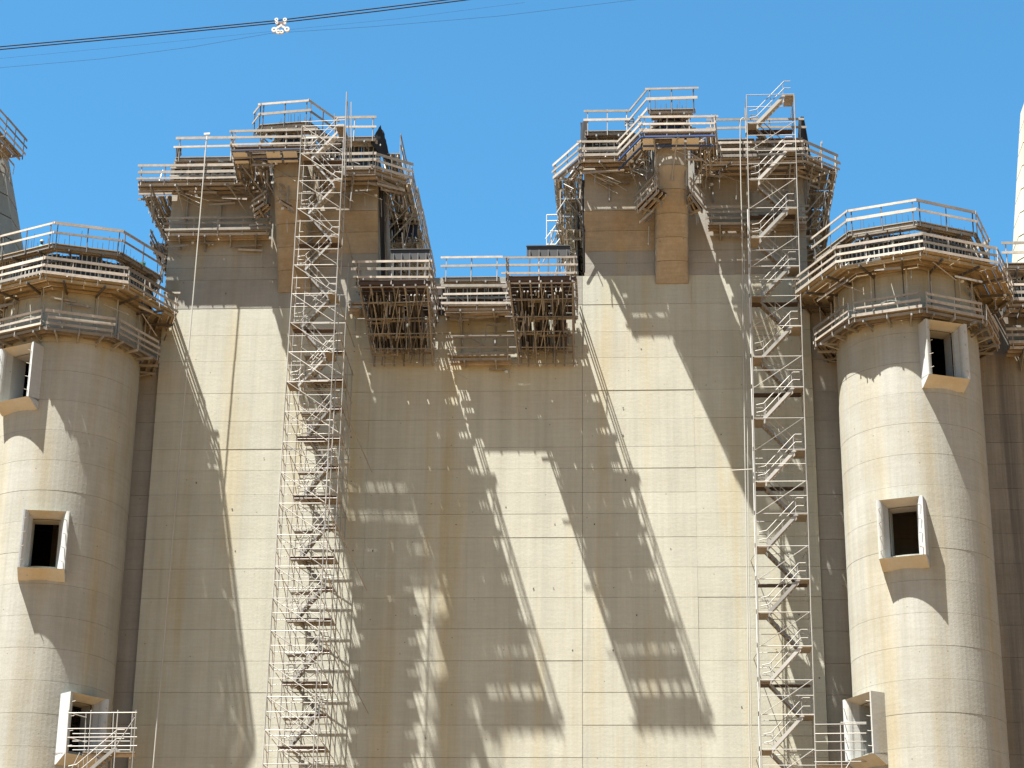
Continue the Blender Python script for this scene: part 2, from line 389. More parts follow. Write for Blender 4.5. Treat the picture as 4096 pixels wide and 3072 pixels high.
def deck(par, outer, inner, z, m='timber_grey', np=5, gapf=.03, th=.05, hole=.06, seg=3.0):
    for i in range(len(outer)-1):
        o0, o1, i0, i1 = [Vector((p[0], p[1], z)) for p in (outer[i], outer[i+1], inner[i], inner[i+1])]
        L = (o1-o0).length; ns = max(1, int(L/seg+.5))
        for r in range(np):
            f0, f1 = r/np+gapf/2, (r+1)/np-gapf/2
            for k in range(ns):
                if random.random() < hole: continue
                g0, g1 = k/ns, (k+1)/ns-.012
                def pp(f, g): return lerp(lerp(o0, o1, g), lerp(i0, i1, g), f)
                dz = Vector((0, 0, J(.012))); up = Vector((0, 0, th))
                q = [pp(f0, g0), pp(f0, g1), pp(f1, g1), pp(f1, g0)]
                q = [p+dz for p in q]
                if (q[1]-q[0]).cross(q[3]-q[0]).z < 0: q = [q[0], q[3], q[2], q[1]]
                obj('plank', MB().hexa(q+[p+up for p in q]), m, par)
def brackets(par, outer, inner, z, drop=2.0, sp=1.6, m='steel_dim', beam='timber', soldier=True, strut=True):
    for i in range(len(outer)-1):
        o0, o1, i0, i1 = [Vector((p[0], p[1], z-.06)) for p in (outer[i], outer[i+1], inner[i], inner[i+1])]
        L = (o1-o0).length
        for f in (.12, .5, .85):                          # ledger beams running along the deck
            obj('ledger_beam', MB().beam(lerp(o0, i0, f)-Vector((0, 0, .09)), lerp(o1, i1, f)-Vector((0, 0, .09)), .08, .17), beam, par)
        n = max(1, round(L/sp))
        for k in range(n):
            f = (k+.5)/n
            o = lerp(o0, o1, f); q = lerp(i0, i1, f); q0 = lerp(o, q, .97); dn = Vector((0, 0, -.24))
            mb = MB().beam(o+dn, q+dn, .1, .14)
            if soldier: mb.beam(q0+dn, q0+Vector((J(.03), 0, -drop*random.uniform(.75, 1.25))), .09, .09)
            if strut and random.random() < .6: mb.tube(lerp(o, q, .12)+dn, q0+Vector((0, 0, -drop*.92)), .045)
            obj('bracket', mb, m, par)
def clutter(par, outer, inner, z, n, depth=1.6):
    # hanger tubes, couplers and short boards under a deck
    for _ in range(n):
        i = random.randrange(len(outer)-1); f = random.random(); g_ = random.uniform(.15, .9)
        p = lerp(lerp(outer[i], outer[i+1], f), lerp(inner[i], inner[i+1], f), g_)
        p = Vector((p[0], p[1], z-.25-random.random()*depth*.6)); k = random.random()
        d = (Vector(outer[i+1])-Vector(outer[i])).normalized(); d = Vector((d.x, d.y, 0))
        if k < .35: obj('hanger_tube', MB().tube(p, p+Vector((J(.1), J(.1), -random.uniform(.5, 1.5))), .03, 5), random.choice(['steel', 'steel_dim']), par)
        elif k < .7: obj('ledger_board', MB().beam(p-d*random.uniform(.4, 1.3), p+d*random.uniform(.4, 1.3)+Vector((0, 0, J(.15))), .05, .14), random.choice(['timber', 'timber_grey']), par)
        elif k < .85: obj('coupler', MB().beam(p, p+Vector((.14, .05, .05)), .14, .14), 'white', par)
        else: obj('brace_tube', MB().tube(p-d*.8, p+d*.8+Vector((0, 0, -random.uniform(.5, 1.2))), .03, 5), 'steel', par)
def formwork(label, pts, z0, z1, cat='formwork', m='form', ribs=3, pw=1.3, rm='steel', walers=2, wm='ply', outward=1, group=None):
    c = sum((Vector((p[0], p[1], 0)) for p in pts), Vector())/len(pts)
    t = thing('wall_formwork', label, cat, (c.x, c.y, z0), group)
    for a, b in zip(pts, pts[1:]):
        a = Vector((a[0], a[1], 0)); b = Vector((b[0], b[1], 0)); L = (b-a).length; n = max(1, round(L/pw)); d = (b-a).normalized()
        nr = Vector((d.y, -d.x, 0))*outward
        for k in range(n):
            p = lerp(a, b, k/n)+d*.01; q = lerp(a, b, (k+1)/n)-d*.01
            dz = J(.08)
            zc = .5*(z0+z1)+dz
            pn = obj('form_panel', MB().beam(Vector((p.x, p.y, zc)), Vector((q.x, q.y, zc)), .05, z1-z0), m, t)
            mb = MB()
            for r in range(ribs):
                s = lerp(p, q, (r+.5)/ribs)+nr*.09
                mb.beam(Vector((s.x, s.y, z0+dz)), Vector((s.x, s.y, z1+dz)), .06, .1, up=nr)
            obj('rib', mb, rm, pn)
        for wv in range(walers):
            zz = z0+(z1-z0)*(wv+.5)/walers
            obj('waler', MB().beam(a+nr*.2+Vector((0, 0, zz)), b+nr*.2+Vector((0, 0, zz)), .1, .12), wm, t)
    return t
def props(par, outer, inner, z, h, sp=2.2, m='white'):
    for i in range(len(outer)-1):
        L = (Vector(outer[i+1])-Vector(outer[i])).length; n = max(1, round(L/sp))
        for k in range(n):
            f = (k+.5)/n; o = lerp(outer[i], outer[i+1], f); q = lerp(inner[i], inner[i+1], f)
            a = lerp(o, q, .45); obj('push_pull_prop', MB().tube((a[0], a[1], z+.1), (q[0], q[1], z+h), .04), m, par)
def rebars(par, pts, z, h, sp=.25, r=.014):
    mb = MB()
    for a, b in zip(pts, pts[1:]):
        a = Vector(a); b = Vector(b); n = max(1, int((b-a).length/sp))
        for k in range(n):
            p = lerp(a, b, k/n); hh = h*random.uniform(.55, 1.1)
            mb.tube((p[0]+J(.05), p[1], z-.5), (p[0]+J(.07), p[1]+J(.05), z+hh), r, 4)
    obj('starter_bars', mb, 'rebar', par, kind='stuff')
def V2(v): return (v.x, v.y)

# round tower platforms: octagonal decks at three levels
def octo(cx, cy, r, a0=3): return [(cx+r*math.sin(math.radians(a)), cy-r*math.cos(math.radians(a))) for a in [a0+45*k for k in range(-3, 4)]]
def tower_platforms(key, side, zA, zB, zC):
    cx, R = RT[key]; cy = -CC
    G = 'octagonal climbing platforms of the round towers'
    a0 = 3 if key == 'R' else -3
    # C lower
    o, i = octo(cx, cy, 5.75, a0), octo(cx, cy, R+.1, a0)
    t = thing('work_platform', 'lower octagonal timber platform hung round the %s round tower' % side, 'platform', (cx, cy, zC), G)
    deck(t, o, i, zC, m='timber_grey', np=4); brackets(t, o, i, zC, drop=.6, soldier=False, beam='timber_grey')
    for a, b in zip(o, o[1:]): rail_line(t, a, b, zC, (.12, .52, .95), m='timber', over=-.25, sp=2.0)
    for q in range(len(o)-1):
        for f in (.2, .8):
            p = lerp(lerp(i[q], i[q+1], f), lerp(o[q], o[q+1], f), .25)
            obj('hanger', MB().beam((p[0], p[1], zC), (p[0]+.0, p[1]-.2, zB-.2), .07, .07), 'steel', t)
    # B main
    o, i = octo(cx, cy, 6.85 if key == 'R' else 6.6, a0), octo(cx, cy, R+.15, a0)
    t = thing('work_platform', 'widest octagonal timber platform with ochre underside round the %s round tower' % side, 'platform', (cx, cy, zB), G)
    deck(t, o, i, zB, m='ply', np=5, gapf=.012); brackets(t, o, i, zB, drop=1.9, beam='ply', strut=False, m='steel_dark', sp=2.6)
    for a, b in zip(o, o[1:]): rail_line(t, a, b, zB, (.15, .62, 1.1), m='timber', sp=2.0, over=.1)
    props(t, o, i, zB, 1.6)
    clutter(t, o, i, zB, 26, 1.5)
    # ring formwork
    ring = [(cx+(R+.28)*math.sin(math.radians(a)), cy-(R+.28)*math.cos(math.radians(a))) for a in range(-150, 151, 15)]
    formwork('black ribbed ring formwork on top of the %s round tower' % side, ring, zB+.1, zA-.35, pw=1.2, ribs=4, rm='steel', walers=2, wm='steel_dark')
    # A upper
    o, i = octo(cx, cy, 5.55, a0), octo(cx, cy, R+.3, a0)
    t = thing('work_platform', 'top octagonal platform with tall guard rail on the %s round tower' % side, 'platform', (cx, cy, zA), G)
    deck(t, o, i, zA, m='ply', np=3, gapf=.01)
    brackets(t, o, i, zA, drop=.8, soldier=False, beam='timber_grey', sp=2.2, m='steel_dark')
    for a, b in zip(o, o[1:]): rail_line(t, a, b, zA, (.75, 1.4), m='timber', sp=2.4, pm='steel_dark', over=.12, ph=1.5)
    rebars(t, [(cx+R*.93*math.sin(math.radians(a)), cy-R*.93*math.cos(math.radians(a))) for a in range(-150, 151, 10)], zA, 1.5, sp=.28, r=.017)
cxR, cxL = RT['R'][0], RT['L'][0]
zB = Q(3664, 1005, -CC-6.8).z; zA = Q(3653, 885, -CC-5.5).z; zC = Q(3664, 1232, -CC-5.7).z
tower_platforms('R', 'right', zA, zB, zC)
zBL = Q(130, 1092, -CC-6.8).z; zAL = Q(180, 975, -CC-5.5).z; zCL = Q(135, 1300, -CC-5.7).z
tower_platforms('L', 'left', zAL, zBL, zCL)

# block platforms
def stage(name_label, outer, inner, z, rails=(.15, .62, 1.1), np=4, drop=1.8, m='timber_grey', sp=1.7, railm='timber', skip=(), prop=False, soldier=True, strut=True, grp='climbing platforms of the tall blocks', pm='steel', bm='timber', post_sp=1.8, beam=None, ph=None, hole=.06):
    c = sum((Vector((p[0], p[1], 0)) for p in outer), Vector())/len(outer)
    t = thing('work_platform', name_label, 'platform', (c.x, c.y, z), grp)
    deck(t, outer, inner, z, m=m, np=np, hole=hole)
    if drop: brackets(t, outer, inner, z, drop=drop, sp=sp, soldier=soldier, strut=strut, beam=bm)
    for k, (a, b) in enumerate(zip(outer, outer[1:])):
        if k not in skip: rail_line(t, a, b, z, rails, m=railm, sp=post_sp, pm=pm, ph=ph)
    if prop: props(t, outer, inner, z, 1.7)
    clutter(t, outer, inner, z, int(sum((Vector(b)-Vector(a)).length for a, b in zip(outer, outer[1:]))*(2.6 if drop > 1.5 else 1.3)))
    return t
cl, cr = CB['L'][0], CB['R'][0]
# ---- right block, main level
zM = Q(2473, 628, -2.8).z
oM = [V2(Q(2216, 690, .3)), V2(Q(2322, 629, -2.8)), V2(Q(2473, 628, -2.8)), (cr-1.9, -6.0), (cr+2.7, -6.0), V2(Q(2870, 644, -2.4)), V2(Q(3224, 643, -2.4)), V2(Q(3352, 700, -.4))]
iM = [(XRL-.1, .3), (XRL-.1, -1.15), (cr-2.2, -1.15), (cr-1.35, -4.2), (cr+1.35, -4.2), (cr+1.5, -.1), (XR, -.1), (XR+.1, .3)]
stage('main timber platform round the front of the right block', oM, iM, zM, np=5, prop=True, drop=2.3)
# side platforms running back along the blocks
def side(label, x, sgn, z, y0, y1, wd, **k):
    o = [(x+sgn*wd, y0), (x+sgn*wd, y1)]; i = [(x+sgn*.1, y0), (x+sgn*.1, y1)]
    if sgn < 0: o.reverse(); i.reverse()
    return stage(label, o, i, z, hole=0.0, **k)
side('platform along the left flank of the right block', XRL, -1, zM, .3, 14, 1.9, drop=2.6)
side('platform along the right flank of the right block', XR, 1, zM, -.3, 17, 2.1, drop=2.6)
side('lower platform along the left flank of the right block', XRL, -1, zM-3.6, .3, 14, 1.3, rails=(.1, .5, .9), drop=.8)
side('lower platform along the right flank of the right block', XR, 1, zM-3.8, .3, 17, 1.5, rails=(.1, .5, .9), drop=.8)
# lower hanging platforms on the right block
zL = Q(2580, 800, -3.4).z
stage('small hanging platform left of the right corbel', [V2(Q(2545, 828, -1.8)), V2(Q(2630, 752, -4.9))], [V2(Q(2600, 840, -1.4)), V2(Q(2668, 770, -4.0))], Q(2560, 800, -3.2).z, rails=(.1, .55, 1.0), np=3, drop=.5, soldier=False, strut=False, m='ply_dark')
stage('small hanging platform right of the right corbel', [V2(Q(2760, 770, -4.3)), V2(Q(2815, 835, -1.8))], [V2(Q(2748, 772, -3.8)), V2(Q(2762, 850, -1.2))], Q(2790, 800, -3.2).z, rails=(.1, .55, 1.0), np=4, drop=.5, soldier=False, strut=False, m='ply_dark')
zl = Q(3000, 880, -1.4).z
stage('lowest platform on the right half of the right block', [V2(Q(2830, 880, -1.4)), V2(Q(3225, 880, -1.4))], [(Q(2830, 880, 0).x, -.1), (Q(3225, 880, 0).x, -.1)], zl, rails=(.15, .55, .95), np=3, drop=.8, railm='timber_grey')
# top level
zT = Q(2430, 524, -2.1).z
oT = [V2(Q(2341, 530, -2.1)), V2(Q(2518, 524, -2.1))]; iT = [(XRL, -1.15), (cr-1.8, -1.15)]
stage('top platform at the left corner of the right block', oT, iT, zT, rails=(.8, 1.45), np=3, drop=1.2, soldier=False, pm='steel', bm='timber_grey')
oT2 = [V2(Q(2518, 524, -2.1)), (cr-1.5, -5.4), (cr+1.6, -5.4), V2(Q(2868, 540, -2.1))]
zT2 = Q(2700, 436, -5.4).z
stage('highest canted platform over the right corbel', [oT2[1], oT2[2]], [(cr-1.2, -4.2), (cr+1.2, -4.2)], zT2, rails=(.75, 1.45), np=2, drop=.9, soldier=False, pm='steel_dark')
t = thing('guard_rail_run', 'pale sloping guard rails climbing to the highest platform of the right block', 'guard rail', (*oT2[0], zT))
for h in (.8, 1.45):
    obj('guard_rail', MB().beam((oT2[0][0], oT2[0][1], zT+h), (oT2[1][0], oT2[1][1], zT2+h), .05, .15), 'timber', t)
obj('guard_rail', MB().beam((oT2[0][0], oT2[0][1], zT+.05), (oT2[1][0], oT2[1][1], zT2+.05), .05, .2), 'timber', t)
stage('top platform at the right half of the right block', [V2(Q(2830, 556, -1.5)), V2(Q(3215, 556, -1.5))], [(Q(2830, 556, -.3).x, -.3), (Q(3215, 556, -.3).x, -.3)], Q(3000, 556, -1.5).z, rails=(.8, 1.4), np=2, drop=1.0, soldier=False)
formwork('black formwork with timber walers at the left corner of the right block', [(XRL-.1, -1.3), (cr-1.6, -1.3)], zM+.1, zT-.1, wm='timber', walers=3)
formwork('brown formwork with timber walers at the right half of the right block', [(cr+1.6, -.35), (XR+.1, -.35)], zM+.1, zT-.1, m='ply_dark', wm='timber', walers=4)
cap = [(cr+1.35*math.sin(math.radians(a)), -3.2-1.35*math.cos(math.radians(a))) for a in (-100, -60, -20, 20, 60, 100)]
formwork('navy formwork box capping the right corbel', [(cr-1.3, -1.2)]+cap+[(cr+1.3, -1.2)], zM+.2, zT2-.2, m='navy', rm='steel', pw=.9, ribs=2, walers=2, wm='timber_grey')
side('top platform along the right flank of the right block', XR, 1, zT-1.2, -.3, 15, 1.2, drop=.8, rails=(.6, 1.1), soldier=False)
# ---- left block
zM2 = Q(850, 721, -1.9).z
oL = [V2(Q(552, 735, -1.9)), V2(Q(950, 721, -1.9)), (cl-3.4, -6.5), (cl+1.9, -6.6), V2(Q(1345, 648, -3.2)), V2(Q(1494, 644, -3.2)), V2(Q(1640, 700, -1.6))]
iL = [(XL-2.2, -.1), (cl-1.8, -.1), (cl-1.35, -4.2), (cl+1.35, -4.2), (cl+1.6, -1.15), (XLR+.1, -1.15), (XLR+.4, .3)]
stage('main timber platform round the front of the left block', oL, iL, zM2, np=5, prop=True, drop=2.3)
side('platform along the left flank of the left block', XL, -1, zM2, .2, 10, 2.0, drop=2.4)
side('upper platform along the right flank of the left block', XLR, 1, zM2, -1.0, 5.5, Q(1640, 700, -1.6).x-XLR, drop=2.6, railm='timber')
side('short top platform at the rear right corner of the left block', XLR, 1, Q(1420, 548, -2.3).z-.6, -1.0, 6, 1.3, drop=1.0, rails=(.7, 1.3), soldier=False)
side('lower platform along the left flank of the left block', XL, -1, zM2-3.5, .2, 9, 1.2, rails=(.1, .5, .9), drop=.8)
FW = Q(1668, 842, 3).x-XLR
side('middle platform along the right flank of the left block', XLR, 1, Q(1668, 842, 3).z, 2.6, 16, FW, rails=(.1, .55, 1.1, 1.5), drop=2.2)
formwork('dark navy form box facing forward beside the left block', [(XLR+.35, 4.6), (XLR+FW-.1, 4.6)], Q(1620, 950, 4.6).z, Q(1620, 850, 4.6).z, m='navy', rm='steel_dim', pw=1.5, walers=1, wm='timber_grey')
side('lowest platform along the right flank of the left block', XLR, 1, Q(1640, 985, 4).z, 3.5, 17, FW+.3, rails=(.1, .5, 1.0), drop=1.4)
zl2 = Q(850, 925, -1.15).z
stage('lowest platform on the left half of the left block', [V2(Q(665, 925, -1.15)), V2(Q(1078, 920, -1.15))], [(XL, -.1), (Q(1078, 920, 0).x, -.1)], zl2, rails=(.15, .55, .95), np=3, drop=.8, railm='timber_grey')
stage('stepped small platform left of the left corbel', [V2(Q(1010, 830, -2.4)), V2(Q(1062, 800, -3.6))], [V2(Q(1030, 845, -.9)), V2(Q(1085, 815, -2.6))], Q(1040, 815, -3.0).z, rails=(.1, .5), np=4, drop=.4, soldier=False, strut=False, m='ply_dark')
stage('small hanging platform right of the left corbel', [V2(Q(1115, 800, -4.6)), V2(Q(1190, 845, -3.0))], [V2(Q(1150, 790, -3.8)), V2(Q(1240, 830, -1.5))], Q(1150, 815, -3.9).z, rails=(.1, .55, 1.0), np=3, drop=.5, soldier=False, strut=False, m='ply_dark')
zT3 = Q(850, 628, -1.3).z
stage('top platform at the left half of the left block', [V2(Q(703, 634, -1.3)), V2(Q(935, 628, -1.3))], [(XL, -.3), (cl-1.8, -.3)], zT3, rails=(.75, 1.4), np=3, drop=1.0, soldier=False)
zT4 = Q(1100, 496, -5.4).z
stage('highest platform over the left corbel', [(cl-2.5, -4.2), (cl-1.9, -5.3), (cl+1.3, -5.7), V2(Q(1345, 560, -3.0))], [(cl-1.4, -3.8), (cl-1.2, -4.2), (cl+1.2, -4.2), (cl+1.8, -2.2)], zT4, rails=(.75, 1.45), np=2, drop=.8, soldier=False, pm='steel_dark')
stage('top platform at the right half of the left block', [V2(Q(1330, 545, -2.3)), V2(Q(1500, 548, -2.3))], [(Q(1330, 545, -1.2).x, -1.2), (XLR, -1.2)], Q(1420, 548, -2.3).z, rails=(.75, 1.4), np=2, drop=1.0, soldier=False)
formwork('black formwork with timber walers at the left half of the left block', [(XL-.1, -.4), (cl-1.5, -.4)], zM2+.1, zT3-.1, wm='timber', walers=3)
formwork('grey ribbed formwork at the right half of the left block', [(cl+1.6, -1.3), (XLR+.1, -1.3)], zM2+.1, Q(1420, 560, -1.3).z, wm='white', walers=3, ribs=4, m='form')
cap = [(cl+1.35*math.sin(math.radians(a)), -3.2-1.35*math.cos(math.radians(a))) for a in (-100, -60, -20, 20, 60, 100)]
formwork('navy formwork box capping the left corbel', [(cl-1.3, -.5)]+cap+[(cl+1.3, -1.2)], zM2+.2, zT4-.2, m='navy', rm='steel', pw=.9, ribs=2, walers=2, wm='timber_grey')
formwork('dark navy formwork hung along the right flank of the left block', [(XLR+.45, 16), (XLR+.45, 5.5)], zM2-6.0, zM2-1.6, m='navy', rm='steel_dim', walers=3, wm='timber_grey', pw=1.6, outward=-1)
formwork('dark formwork hung along the left flank of the right block', [(XRL-.45, 1.5), (XRL-.45, 13)], zM-6.0, zM-.6, m='form', rm='steel_dim', walers=3, wm='timber_grey', pw=1.6, outward=-1)
for lab, x, sg, zz in (('leaning tubes and poles beside the inner edge of the left block', XLR, 1, zM2), ('leaning tubes and poles beside the inner edge of the right block', XRL, -1, zM)):
    t = thing('tube_bundle', lab, 'scaffold tubes', (x+sg, 1, zz-6))
    for k in range(22):
        y = random.uniform(-.2, 12); zt_ = zz-random.uniform(0, 3.5)
        a = Vector((x+sg*random.uniform(.5, 2.3), y, zt_)); b = a+Vector((sg*J(1.2), J(1.5), -random.uniform(1.2, 3.6)))
        obj('tube', MB().tube(a, b, random.choice([.035, .05, .03]), 5), random.choice(['steel', 'steel_dim', 'timber', 'steel_dim']), t)
# pale round pipe on the inner flank of the left block
tag(obj('drain_pipe', MB().path([Q(1545, 690, -.2), Q(1548, 900, .2), Q(1560, 1120, .4)], .16, 10), 'steel_dim', smooth=False), 'thick grey pipe beside the inner edge of the left block', 'pipe')
# right bay platforms over the stained wall
zr = Q(4000, 1265, -1.8).z
for lab, z, yy, rr in (('lower platform on the streaked wall at the right edge', Q(4030, 1375, -1.3).z, -1.2, (.15, .6, 1.0)), ('main platform on the streaked wall at the right edge', Q(4030, 1200, -2).z, -1.8, (.15, .6, 1.1)), ('top platform on the streaked wall at the right edge', Q(4030, 1048, -1.6).z, -1.4, (.7, 1.4))):
    stage(lab, [(XR+12.2, yy), (XR+26, yy)], [(XR+12.2, .5), (XR+26, .5)], z, rails=rr, np=4, drop=1.2, grp='platforms at the right edge')
formwork('dark formwork on the streaked wall at the right edge', [(XR+12.2, .3), (XR+26, .3)], Q(4030, 1200, -2).z+.1, Q(4030, 1060, -1.6).z, wm='timber')

# ------------------------------------------------------------------ centre: two deep bracket stages and the bay between
def bracket_stage(label, xl, xr, yd, z, zbot, pyb):
    t = thing('bracket_stage', label, 'hanging scaffold', (.5*(xl+xr), 0, zbot), 'deep bracket stages in the centre bay')
    o = [(xl-.1, .2), (xl-.1, -yd), (xr+.1, -yd), (xr+.1, .2)]
    deck(t, [(xl, -yd), (xr, -yd)], [(xl, -.2), (xr, -.2)], z, m='ply_dark', np=11, gapf=.02, hole=.015)
    rail_line(t, (xl-.3, -yd), (xr+.1, -yd), z, (.18, .75, 1.2), m='timber', bh=.17, sp=1.9)
    rail_line(t, (xr+.1, -yd), (xr+.1, -.2), z, (.18, .75, 1.2), m='timber_grey', bh=.15, sp=1.3)
    rail_line(t, (xl-.1, -.2), (xl-.1, -yd), z, (.18, .75, 1.2), m='timber_grey', bh=.15, sp=1.3)
    for k in range(5):
        y = -yd+.1+k*1.5
        obj('ledger_beam', MB().beam((xl-.2, y, z-.18), (xr+.2, y, z-.18), .1, .22), 'ply_dark', t)
    n = 7
    for k in range(n):                                       # inclined trusses back to the wall
        x = xl+(xr-xl)*k/(n-1); xb = lerp((xl+.35, 0, 0), (xr-.1, 0, 0), k/(n-1)).x
        obj('truss', MB().tube((x, -yd+.05, z-.3), (xb, -.35, zbot), .055 if k in (0, n-1) else .028).tube((x, -yd*.6, z-.3), (xb, -.3, zbot+.9), .026)
            .tube((xb, -.25, zbot), (xb, -.25, z), .05).beam((x, -yd, z-.36), (x, -.1, z-.36), .1, .14), 'steel_rust', t)
        for q in range(1, 4):
            f = q/4; a = lerp((x, -yd+.05, z-.3), (xb, -.35, zbot), f)
            obj('tie_tube', MB().tube(a, (a.x, -.2, a.z), .04).tube(a, (a.x, -.2, a.z+1.2), .035), 'steel_rust', t)
    for q in range(6):
        f = (q+.15)/5.3; a = lerp((xl, -yd, z-.3), (xl+.35, -.35, zbot), f); b = lerp((xr, -yd, z-.3), (xr-.1, -.35, zbot), f)
        obj('cross_tube', MB().tube(a+Vector((-.5, 0, J(.05))), b+Vector((.3, 0, J(.08))), .038), 'steel_rust', t)
        for k in range(5):                                   # braces in the inclined plane
            if q > 3 or (q+k) % 2: continue
            f2 = (q+2.15)/5.3
            c = lerp(lerp((xl, -yd, z-.3), (xr, -yd, z-.3), (k+.9)/5), lerp((xl+.35, -.35, zbot), (xr-.1, -.35, zbot), (k+.9)/5), f)
            d = lerp(lerp((xl, -yd, z-.3), (xr, -yd, z-.3), (k+.1)/5), lerp((xl+.35, -.35, zbot), (xr-.1, -.35, zbot), (k+.1)/5), f2)
            if random.random() < .8: obj('brace', MB().tube(c, d, .028), 'steel_rust', t)
    # soffit forms of the new corbels inside the cage
    for k in range(3):
        x0 = xl+.35+(xr-xl-.6)*k/3; x1 = x0+(xr-xl-.6)/3-.25
        sf = obj('soffit_form', MB().hexa([(x0, -.3, zbot+1.2), (x1, -.3, zbot+1.2), (x1, -.2, zbot+1.5), (x0, -.2, zbot+1.5), (x0, -yd+1.4, z-.4), (x1, -yd+1.4, z-.4), (x1, -yd+2, z-.3), (x0, -yd+2, z-.3)]), 'form', t)
        for r in range(4):
            xx = x0+(x1-x0)*(r+.5)/4
            obj('rib', MB().beam((xx, -.42, zbot+1.1), (xx, -yd+1.3, z-.45), .08, .12), 'steel_dark', sf)
    for q in range(4):                                       # intermediate board levels
        f = .18+.2*q; a = lerp((xl, -yd, z-.3), (xl+.35, -.35, zbot), f); b = lerp((xr, -yd, z-.3), (xr-.1, -.35, zbot), f)
        for r in range(2+q % 2):
            y = a.y+.5+r*.32
            if y > -.3: continue
            s0, s1 = (0, .45+J(.15)) if r % 2 == 0 else (.3+J(.1), 1)
            obj('plank', MB().beam((a.x+(b.x-a.x)*s0, y, a.z), (a.x+(b.x-a.x)*s1, y, a.z), .25, .05), 'timber_grey', t)
    for q in range(60):                                      # vertical soldiers hanging in the cage
        g_ = random.uniform(.04, .96); f = random.uniform(.05, .7)
        p = lerp(lerp((xl, -yd, z-.3), (xr, -yd, z-.3), g_), lerp((xl+.35, -.35, zbot), (xr-.1, -.35, zbot), g_), f)+Vector((0, random.uniform(.2, 1.4), 0))
        if p.y > -.4: continue
        obj('soldier', MB().beam(p, p-Vector((J(.06), -.3*random.random(), random.uniform(.5, 1.3))), .045, .055), random.choice(['steel_dark', 'steel_dim', 'steel_dark']), t)
    for q in range(30):                                      # clamps and spindles catching the sun
        f = random.uniform(.1, .9); g_ = random.uniform(.05, .95)
        p = lerp(lerp((xl, -yd, z-.3), (xr, -yd, z-.3), g_), lerp((xl+.35, -.35, zbot), (xr-.1, -.35, zbot), g_), f)
        obj('spindle', MB().tube(p, p+Vector((0, .05, .4)), .045), 'steel', t)
    return t
YD = 6.6
sl0, sl1 = Q(1436, 1121, -YD), Q(1708, 1121, -YD); sr0, sr1 = Q(2036, 1102, -YD), Q(2290, 1102, -YD)
zbs = Q(1600, 1464, -.3).z
bracket_stage('left deep bracket stage on rusty inclined tubes in the centre bay', sl0.x, sl1.x, YD, sl0.z, zbs, 1464)
bracket_stage('right deep bracket stage on rusty inclined tubes in the centre bay', sr0.x, sr1.x, YD, sr1.z, Q(2200, 1464, -.3).z, 1464)
for nm, a, b, yy in (('left', Q(1562, 1040, -3.5), Q(1717, 1040, -3.5), -3.5), ('right', Q(2107, 1026, -3.5), Q(2280, 1026, -3.5), -3.5)):
    t = thing('form_beam', 'long black formwork beam standing on the %s deep bracket stage' % nm, 'formwork beam', ((a.x+b.x)/2, yy, sl0.z))
    obj('beam_face', MB().box(a.x, b.x, yy-.06, yy+.02, a.z, a.z+.65), 'form', t)
    obj('beam_flange', MB().box(a.x-.03, b.x+.03, yy-.12, yy+.05, a.z+.66, a.z+.72), 'form', t)
    for k in range(5):
        x = a.x+.2+(b.x-a.x-.4)*k/4; obj('web_clip', MB().beam((x, yy-.1, sl0.z), (x, yy-.1, a.z+.4), .06, .08), 'steel_dark', t)
# bay between
xm0, xm1 = Q(1775, 1220, -2.2).x, Q(2040, 1220, -2.2).x
zmd = Q(1900, 1222, -2.2).z
formwork('brown formwork closing the centre bay between the bracket stages', [(Q(1700, 1150).x, -.25), (Q(2040, 1150).x, -.25)], zmd+.2, zmd+2.4, m='ply_dark', wm='timber', walers=3)
stage('centre platform between the two bracket stages', [(xm0, -2.2), (xm1, -2.2)], [(xm0, -.1), (xm1, -.1)], zmd, rails=(.15, .8, 1.35), np=4, drop=2.2, grp='centre bay platforms', railm='timber')
stage('top platform of the centre bay against the sky', [(Q(1770, 1110, -1.2).x, -1.2), (Q(2000, 1110, -1.2).x, -1.2)], [(Q(1770, 1110, -1.2).x, -.3), (Q(2000, 1110, -1.2).x, -.3)], Q(1900, 1108, -1.2).z, rails=(.75, 1.35), np=2, drop=.6, soldier=False, grp='centre bay platforms')
stage('lowest centre platform with rust-brown boards', [(Q(1795, 1420, -1.2).x, -1.2), (Q(2045, 1420, -1.2).x, -1.2)], [(Q(1795, 1420, -1.2).x, -.1), (Q(2045, 1420, -1.2).x, -.1)], Q(1900, 1425, -1.2).z, rails=(.15, .55, 1.3), np=3, drop=.5, soldier=False, grp='centre bay platforms', m='ply', railm='timber_grey')

stage('short ochre board shelf just left of the left bracket stage', [V2(Q(1395, 1215, -1.4)), V2(Q(1490, 1215, -1.4))], [(Q(1395, 1215, 0).x, -.1), (Q(1490, 1215, 0).x, -.1)], Q(1440, 1215, -1.4).z, rails=(.15,), np=4, drop=.5, soldier=False, strut=False, m='ply', hole=0.0, grp='centre bay platforms')
